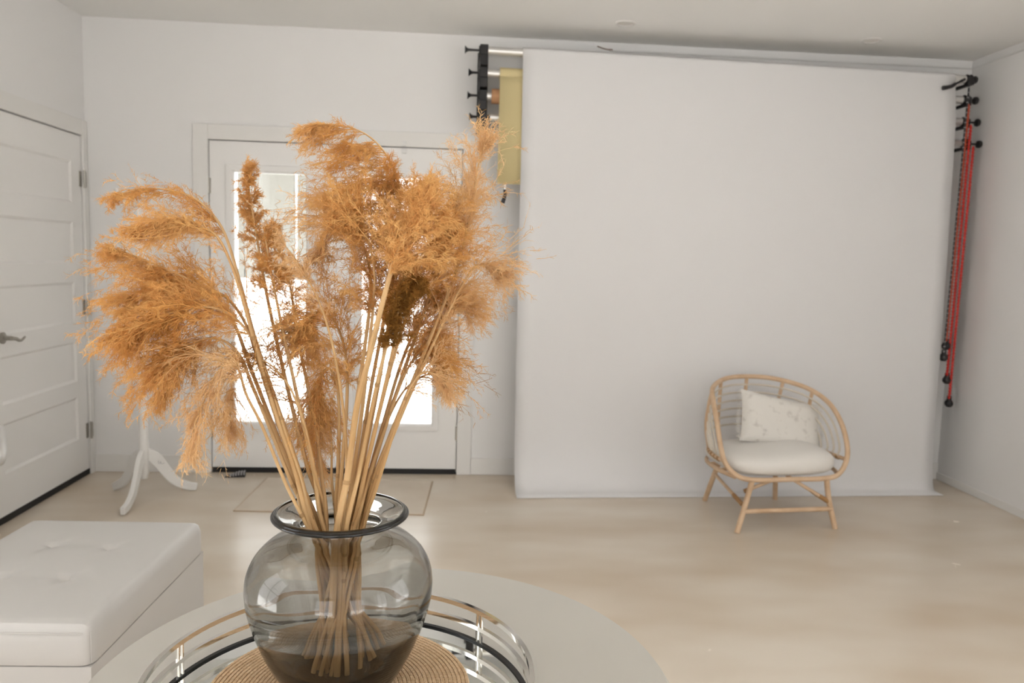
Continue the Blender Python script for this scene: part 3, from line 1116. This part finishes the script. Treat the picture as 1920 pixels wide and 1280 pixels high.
# hand blown: faint irregular ripple on the inside
an = np.linspace(0, 2 * math.pi, an_n, endpoint=False)
vv, ff = [], []
idx = []
for k, (r_, z_) in enumerate(prof):
    if r_ < 1e-5:
        idx.append([len(vv)] * an_n)
        vv.append((0, 0, z_))
        continue
    rip = 0
    if k >= len(op) and .03 < z_ < .235:
        rip = .0006 * np.sin(3 * an + z_ * 30) + .0003 * np.sin(6 * an - z_ * 50) + .0002 * math.sin(z_ * 130)
    rr = r_ + rip * np.ones(an_n)
    idx.append(list(range(len(vv), len(vv) + an_n)))
    vv.extend(zip(rr * np.cos(an), rr * np.sin(an), np.full(an_n, z_)))
for k in range(len(prof) - 1):
    A, B = idx[k], idx[k + 1]
    for i in range(an_n):
        j = (i + 1) % an_n
        q = [A[i], A[j], B[j], B[i]]
        q = [x_ for n_, x_ in enumerate(q) if x_ not in q[:n_]]
        if len(q) >= 3:
            ff.append(tuple(q))
vs.add(vv, ff)
M['rimglass'] = mat('black_glass_rim', (0.008, 0.008, 0.008), 0.04)
ra = np.linspace(0, 2 * math.pi, 128, endpoint=False)
MB().tube(np.stack([.0945 * np.cos(ra), .0945 * np.sin(ra), np.full(128, .2615)], 1), .0024, 12, closed=True).build('rim', 'rimglass', va)
vb = vs.build('glass_body', 'smoke', va)
vb.data.polygons.foreach_set('use_smooth', [True] * len(vb.data.polygons))

# ------------------------------------------------------------------ dried pampas grass
RNG = np.random.default_rng(11)


def norm(a):
    return a / (np.linalg.norm(a, axis=-1, keepdims=True) + 1e-12)


def ribbons(P, W):
    """P: (n, k, 3) poly-lines, W: (k,) half widths -> verts, quads"""
    n, k = P.shape[:2]
    T = norm(P[:, -1] - P[:, 0])
    side = norm(np.cross(T, norm(RNG.normal(size=(n, 3)))))
    L = P - side[:, None, :] * W[None, :, None]
    R = P + side[:, None, :] * W[None, :, None]
    v = np.stack([L, R], 2).reshape(-1, 3)
    base = (np.arange(n) * 2 * k)[:, None]
    q = []
    for s_ in range(k - 1):
        q.append(np.stack([base[:, 0] + 2 * s_, base[:, 0] + 2 * s_ + 1, base[:, 0] + 2 * s_ + 3, base[:, 0] + 2 * s_ + 2], 1))
    return v, np.concatenate(q)


def quad_mesh(name, v, q, m, parent):
    me = bpy.data.meshes.new(name)
    me.vertices.add(len(v))
    me.vertices.foreach_set('co', np.ascontiguousarray(v, np.float32).ravel())
    me.loops.add(q.size)
    me.loops.foreach_set('vertex_index', np.ascontiguousarray(q, np.int32).ravel())
    me.polygons.add(len(q))
    me.polygons.foreach_set('loop_start', np.arange(0, q.size, 4, dtype=np.int32))
    me.polygons.foreach_set('loop_total', np.full(len(q), 4, np.int32))
    me.update(calc_edges=True)
    me.materials.append(M[m])
    o = bpy.data.objects.new(name, me)
    COL.objects.link(o)
    o.parent = parent
    return o


def plume(parent, origin, axis, L0, nb, nf, droop, bias, spread, m, fib=.013, tipscale=.35, along=1.0):
    nb = int(nb * 1.15)
    if m == 'plume_pale':
        nf = int(nf * .62)
    spread *= 1.45
    """feathery panicle: branchlets along the axis, each furred with fine hairs"""
    K = len(axis)
    T = norm(np.gradient(axis, axis=0))
    nc = max(6, nb // (2 if m == 'plume_dark' or L0 < .045 else 5))                          # branchlets leave the axis in loose tufts
    tc = np.sort(RNG.uniform(0, 1, nc) ** .9)
    cl = RNG.integers(0, nc, nb)
    t = np.clip(tc[cl] + RNG.normal(0, .012, nb), 0, 1)
    fi = t * (K - 1)
    i0 = np.minimum(fi.astype(int), K - 2)
    fr = (fi - i0)[:, None]
    p = axis[i0] * (1 - fr) + axis[i0 + 1] * fr
    tg = norm(T[i0] * (1 - fr) + T[i0 + 1] * fr)
    rnd = RNG.normal(size=(nc, 3))[cl] + RNG.normal(0, .45, (nb, 3))
    perp = norm(rnd - tg * np.sum(rnd * tg, 1, keepdims=True))
    d = norm(tg * along + perp * spread * RNG.uniform(.4, 1.2, (nb, 1)) + np.asarray(bias)[None, :])
    prof = np.interp(t, [0, .15, .5, 1], [.55, 1.0, .85, tipscale])
    L = L0 * 1.55 * prof * RNG.uniform(.5, 1.2, nb) * RNG.uniform(.7, 1.15, nc)[cl]
    S = 7
    pts = [p]
    g = np.array((0, 0, -1.0))
    for s_ in range(S):
        d = norm(d + g * droop / S + RNG.normal(0, .13, (nb, 3)))
        pts.append(pts[-1] + d * (L / S)[:, None])
    B = np.stack(pts, 1)                          # nb, S+1, 3
    bv, bq = ribbons(B, np.linspace(.0006, .00025, S + 1))

    def sample(B, n_each, lo):
        nB, S_ = B.shape[0], B.shape[1] - 1
        n = nB * n_each
        bi = np.repeat(np.arange(nB), n_each)
        u = RNG.uniform(lo, 1, n) * S_
        k0 = np.minimum(u.astype(int), S_ - 1)
        fr = (u - k0)[:, None]
        q = B[bi, k0] * (1 - fr) + B[bi, k0 + 1] * fr
        tb = norm(B[bi, k0 + 1] - B[bi, k0])
        rnd = RNG.normal(size=(n, 3))
        pp = norm(rnd - tb * np.sum(rnd * tb, 1, keepdims=True))
        return n, q, tb, pp, bi

    # twiglets
    n, q, tb_, pp, bi = sample(B, 8, .05)
    tl = (np.clip(L[bi], .02, .12) * .26 * RNG.uniform(.4, 1.2, n))[:, None]
    d1 = norm(tb_ + pp * RNG.uniform(.3, .9, (n, 1)) + g * .12)
    t1 = q + d1 * tl * .5
    d2 = norm(d1 + RNG.normal(0, .25, (n, 3)) + g * .25)
    T3 = np.stack([q, t1, t1 + d2 * tl * .5], 1)
    tv, tq = ribbons(T3, np.array((.0004, .0003, .00015)))
    # fine hairs on branchlets and twiglets
    hv, hq, off = [], [], 0
    for src, cnt in ((B, max(3, nf // 4)), (T3, max(2, nf // 5))):
        n, q, tb_, pp, _ = sample(src, cnt, .1)
        hd_ = norm(tb_ + pp * RNG.uniform(.4, 1.5, (n, 1)))
        hl = fib * .62 * RNG.uniform(.5, 1.3, n)[:, None]
        h1 = q + hd_ * hl * .55
        h2 = h1 + norm(hd_ + g * .3 + RNG.normal(0, .3, (n, 3))) * hl * .45
        a_, b_ = ribbons(np.stack([q, h1, h2], 1), np.array((.0003, .00026, .0001)))
        hv.append(a_)
        hq.append(b_ + off)
        off += len(a_)
    hv, hq = np.concatenate([tv] + hv), np.concatenate([tq] + [x_ + len(tv) for x_ in hq])
    v = np.concatenate([bv, hv]) - origin
    qd = np.concatenate([bq, hq + len(bv)])
    return tag(quad_mesh('plume', v, qd, m, parent), kind='stuff')


# each entry: pixels from the vase mouth to the tip, index where the plume starts, depth offset, plume settings
L_, R_ = (-.35, 0, -.05), (.28, 0, 0)
N_ = (0, 0, 0)
GR = []


def grass(label, px, start, dy, L0=.085, nb=80, nf=60, droop=.5, bias=N_, spread=.5, m='plume', r=.0042, fib=.013, foot=None, tip=.35, along=1.0):
    GR.append((label, px, start, dy, L0, nb, nf, droop, bias, spread, m, r, fib, foot, tip, along))


# left group, swept to the left
grass('pampas stem whose thin arching plume is the topmost of the left group', [(592, 985), (560, 880), (520, 760), (480, 640), (450, 530), (420, 440), (385, 392), (345, 366), (290, 354), (245, 356), (205, 364)], 5, .02, .048, 60, 30, .3, (-.45, 0, -.2), .16, fib=.011)
grass('pampas stem with a plume bending left below the topmost arch', [(585, 990), (552, 880), (515, 770), (482, 660), (455, 560), (430, 490), (400, 440), (350, 420), (300, 418), (255, 425)], 5, -.03, .060, 84, 46, .3, (-.45, 0, -.12), .24)
grass('pampas stem whose plume tip reaches farthest left at mid height', [(580, 992), (548, 890), (505, 780), (470, 690), (440, 610), (400, 555), (350, 525), (290, 500), (240, 480), (196, 467)], 5, .03, .052, 84, 44, .3, (-.35, 0, -.08), .24)
grass('pampas stem with a dense orange plume spreading left, behind the others', [(588, 990), (556, 890), (520, 790), (488, 690), (462, 610), (425, 560), (380, 540), (330, 532), (280, 545), (240, 560)], 5, .06, .09, 110, 70, .35, (-.3, 0, -.05), .5)
grass('pampas stem with the fullest orange plume of the left group', [(590, 988), (562, 890), (530, 795), (500, 700), (470, 630), (430, 590), (380, 575), (320, 585), (270, 600), (235, 620)], 4, -.02, .095, 130, 75, .45, (-.25, 0, -.05), .55)
grass('pampas stem with a dense plume drooping to the lower left', [(578, 992), (545, 900), (505, 800), (472, 720), (452, 670), (420, 640), (380, 635), (340, 655), (305, 690), (285, 730)], 4, .0, .09, 110, 60, .4, (-.2, 0, -.1), .65)
grass('pampas stem with a thin stalk and the lowest hanging left plume', [(570, 995), (535, 905), (492, 800), (462, 740), (446, 690), (425, 680), (400, 705), (375, 755), (358, 800), (348, 835)], 4, -.04, .07, 90, 42, .45, (-.1, 0, -.2), .8, r=.0034, m='plume_pale')
grass('pampas stem with a loose plume hanging in front of the left door edge', [(583, 990), (550, 895), (510, 800), (475, 730), (455, 680), (440, 690), (432, 730), (430, 770), (432, 805)], 4, .04, .06, 70, 38, .5, (-.1, 0, -.2), .8, r=.0034, m='plume_pale')
grass('pampas stem with an upright narrow plume before the left pane', [(598, 985), (578, 880), (552, 780), (528, 680), (508, 590), (494, 520), (484, 460), (474, 400), (466, 350), (462, 320)], 5, .05, .026, 80, 55, .1, N_, .75, fib=.011, tip=.5)
grass('pampas stem with a sparse plume leaning right of the left pane centre', [(604, 985), (590, 890), (570, 800), (548, 700), (530, 620), (518, 560), (508, 510), (500, 460), (496, 430)], 4, .01, .036, 54, 50, .2, N_, .8, fib=.011)
grass('pampas stem with a small dark plume in the gap between the two panes', [(610, 985), (604, 900), (592, 800), (572, 700), (556, 620), (548, 560), (540, 520), (528, 480), (520, 450)], 4, .07, .04, 50, 45, .3, (-.1, 0, 0), .6, fib=.011)
# centre
grass('tallest pampas stem, its plume arching over to the left at the top', [(655, 985), (672, 880), (690, 760), (712, 640), (735, 520), (748, 430), (748, 350), (730, 300), (700, 262), (660, 240), (605, 232)], 4, .03, .105, 130, 46, .5, (-.95, 0, -.3), .25, m='plume', along=.35, tip=.3)
grass('pampas stem with a plume curling left beside the right pane', [(642, 985), (652, 880), (668, 760), (684, 650), (694, 560), (692, 495), (672, 445), (645, 425), (618, 440), (605, 470)], 5, .0, .075, 80, 50, .4, (-.25, 0, -.1), .35, m='plume_pale')
grass('nearly bare pampas stem crossing from the middle up to the left', [(648, 985), (650, 860), (640, 740), (622, 640), (600, 570), (575, 520), (550, 480), (528, 455)], 4, -.06, .036, 36, 34, .4, N_, .45, m='plume_pale', r=.003)
grass('pampas stem with a full orange plume drooping between the panes', [(636, 985), (642, 870), (650, 760), (650, 680), (636, 620), (612, 585), (590, 590), (576, 625)], 3, .03, .105, 130, 60, .6, (-.15, 0, -.1), .75)
grass('pampas stem with a lower orange plume hanging above the vase', [(630, 985), (634, 880), (636, 790), (632, 720), (616, 690), (600, 710), (592, 760), (590, 810)], 3, .06, .09, 120, 48, .6, (-.1, 0, -.2), .8)
grass('pampas stem with the lowest wispy plume just above the vase mouth', [(622, 985), (622, 900), (622, 830), (616, 790), (604, 800), (598, 840), (600, 872)], 2, .08, .06, 80, 40, .8, (-.05, 0, -.2), .6, m='plume_pale', r=.003)
grass('pampas stem with a dense plume leaning left in front of the right pane', [(650, 985), (664, 880), (680, 760), (692, 650), (700, 570), (702, 510), (692, 455), (680, 430), (664, 420)], 4, -.03, .085, 110, 70, .35, (-.2, 0, 0), .5)
grass('pampas stem with a bushy plume covering the middle of the right pane', [(660, 985), (680, 870), (704, 750), (722, 650), (732, 570), (738, 510), (742, 450), (744, 400), (738, 362)], 4, .02, .075, 120, 70, .2, N_, .6)
grass('pampas stem with a plume standing before the right pane, tip frayed', [(664, 985), (688, 870), (716, 750), (736, 660), (752, 580), (762, 510), (770, 450), (774, 400), (782, 370)], 4, -.05, .066, 100, 65, .25, (.05, 0, 0), .6)
grass('thick pale pampas stalk standing in front of the dark seed head', [(640, 990), (652, 890), (668, 770), (692, 670), (714, 580), (730, 520), (745, 470), (765, 430), (790, 405)], 5, -.10, .07, 90, 60, .4, (.1, 0, 0), .55, r=.0062)
grass('pampas stem with the dark brown compact seed head', [(656, 985), (672, 890), (694, 780), (714, 690), (730, 630), (745, 590), (762, 555), (790, 528)], 4, -.075, .026, 90, 80, .2, N_, .55, m='plume_dark', fib=.012)
# right group
grass('tallest right pampas stem with a pale forked plume tip', [(676, 985), (704, 890), (742, 790), (784, 690), (824, 590), (858, 500), (884, 420), (900, 350), (912, 300), (922, 278)], 5, .0, .062, 80, 42, .1, N_, .3, m='plume_pale')
grass('pampas stem with a fluffy pale plume right of the right pane', [(670, 985), (698, 880), (732, 770), (766, 670), (796, 580), (818, 510), (836, 450), (852, 400), (876, 370)], 5, .05, .07, 85, 50, .3, (.05, 0, 0), .55, m='plume_pale')
grass('pampas stem with a wispy plume trailing to the far right', [(680, 985), (712, 880), (752, 780), (796, 680), (838, 590), (872, 530), (900, 500), (930, 494), (962, 506)], 4, -.03, .07, 70, 36, .5, (.15, 0, 0), .6, m='plume_pale', r=.0036)
grass('pampas stem with a fine plume drooping right at mid height', [(672, 985), (702, 890), (738, 800), (774, 720), (806, 650), (832, 605), (856, 580), (880, 585), (894, 605)], 4, .04, .062, 80, 42, .5, (.12, 0, 0), .6, m='plume_pale', r=.0036)
grass('pampas stem with an orange plume over the lower right pane', [(666, 985), (692, 890), (720, 790), (746, 700), (768, 640), (788, 600), (806, 570), (826, 552), (846, 548)], 4, .07, .075, 95, 60, .4, (.1, 0, 0), .55)
grass('pampas stem with a low plume reaching right over the pane bottom', [(668, 985), (690, 900), (716, 820), (740, 750), (760, 700), (780, 668), (804, 655), (830, 660)], 4, .02, .062, 80, 45, .5, (.1, 0, -.05), .55, r=.0036)
grass('pampas stem with an orange plume bulging above the dark seed head', [(662, 985), (686, 880), (712, 770), (738, 670), (760, 600), (778, 545), (794, 500), (812, 460), (830, 440)], 4, -.02, .08, 110, 65, .3, (.05, 0, .05), .55)
grass('thin pampas stem with a small plume low at the right of the bundle', [(684, 985), (704, 920), (726, 850), (748, 780), (768, 730), (790, 700), (812, 700), (836, 720)], 4, -.05, .045, 54, 36, .5, (.1, 0, -.1), .6, m='plume_pale', r=.0032)

grass('pampas stem with a twiggy open plume before the lower left pane', [(606, 985), (592, 890), (572, 800), (548, 735), (524, 700), (502, 680), (482, 672)], 3, -.02, .075, 60, 12, .3, N_, .9, m='plume_dark2', r=.0032)
grass('pampas stem with a twiggy open plume before the lower right pane', [(670, 985), (694, 890), (722, 800), (752, 740), (780, 712), (806, 702), (826, 706)], 3, .05, .07, 60, 12, .3, N_, .9, m='plume_dark2', r=.0032)
vase_c = np.array((VX, VY))
for gi, (label, px, start, dy, L0, nb, nf, droop, bias, spread, m, r, fib, foot, tip, along) in enumerate(GR):
    neckz = VZ + .247
    r *= .86
    n = len(px)
    ctrl = []
    for k, (x_, y_) in enumerate(px):
        if x_ < 450:
            x_ = 450 - (450 - x_) * .93
        if x_ > 860:
            x_ = 860 + (x_ - 860) * .75
        w_ = min(1, k / 4)
        ctrl.append(at(x_, y_, VY + dy * w_ + .0 * k))
    # keep clear of the narrow neck
    q = ctrl[0]
    off = np.array((q[0] - VX, dy * .3 + RNG.uniform(-.022, .022)))
    lim = .052 - r - .002
    if np.linalg.norm(off) > lim:
        off *= lim / np.linalg.norm(off)
    neck = np.array((VX + off[0], VY + off[1], neckz))
    # bottom of the stem crosses to the opposite side of the vase floor
    fa = RNG.uniform(0, 2 * math.pi)
    fo = np.array((-off[0] * .5 + .042 * math.cos(fa), -off[1] * .5 + .042 * math.sin(fa)))
    if gi in (0, 9):
        fo = np.array((.052, .012 * (gi - 4) * .3))
    base = np.array((VX + fo[0], VY + fo[1], VZ + .0375 + max(0, np.linalg.norm(fo) - .045) * .9))
    c3 = [base, base * .5 + neck * .5, neck] + ctrl[1:]
    path = spline(c3, 8)
    s_idx = (start + 2) * 8
    t = empty('pampas_stem', tuple(base))
    t['kind'] = 'thing'
    tag(t, label, 'dried grass', 'dried pampas stems in the vase')
    K = len(path)
    rad = np.interp(np.arange(K), [0, 16, s_idx, K - 1], [r, r * .95, r * .55, .0007])
    MB().tube(path - base, rad, 8).build('stalk', 'stem', t)
    seg = np.cumsum(np.r_[0, np.linalg.norm(np.diff(path, axis=0), axis=1)])
    for dist in np.arange(RNG.uniform(.12, .3), seg[s_idx], RNG.uniform(.22, .34)):
        k = int(np.searchsorted(seg, dist))
        if 1 < k < K - 2:
            tv = norm(path[k + 1] - path[k - 1])
            MB().tube([path[k] - base - tv * .003, path[k] - base, path[k] - base + tv * .003], [rad[k] * 1.05, rad[k] * 1.28, rad[k] * 1.05], 8).build('joint', 'node', t)
    plume(t, base, path[s_idx - 4:], L0, nb, nf, droop, bias, spread, m, fib=fib, tipscale=tip, along=along)
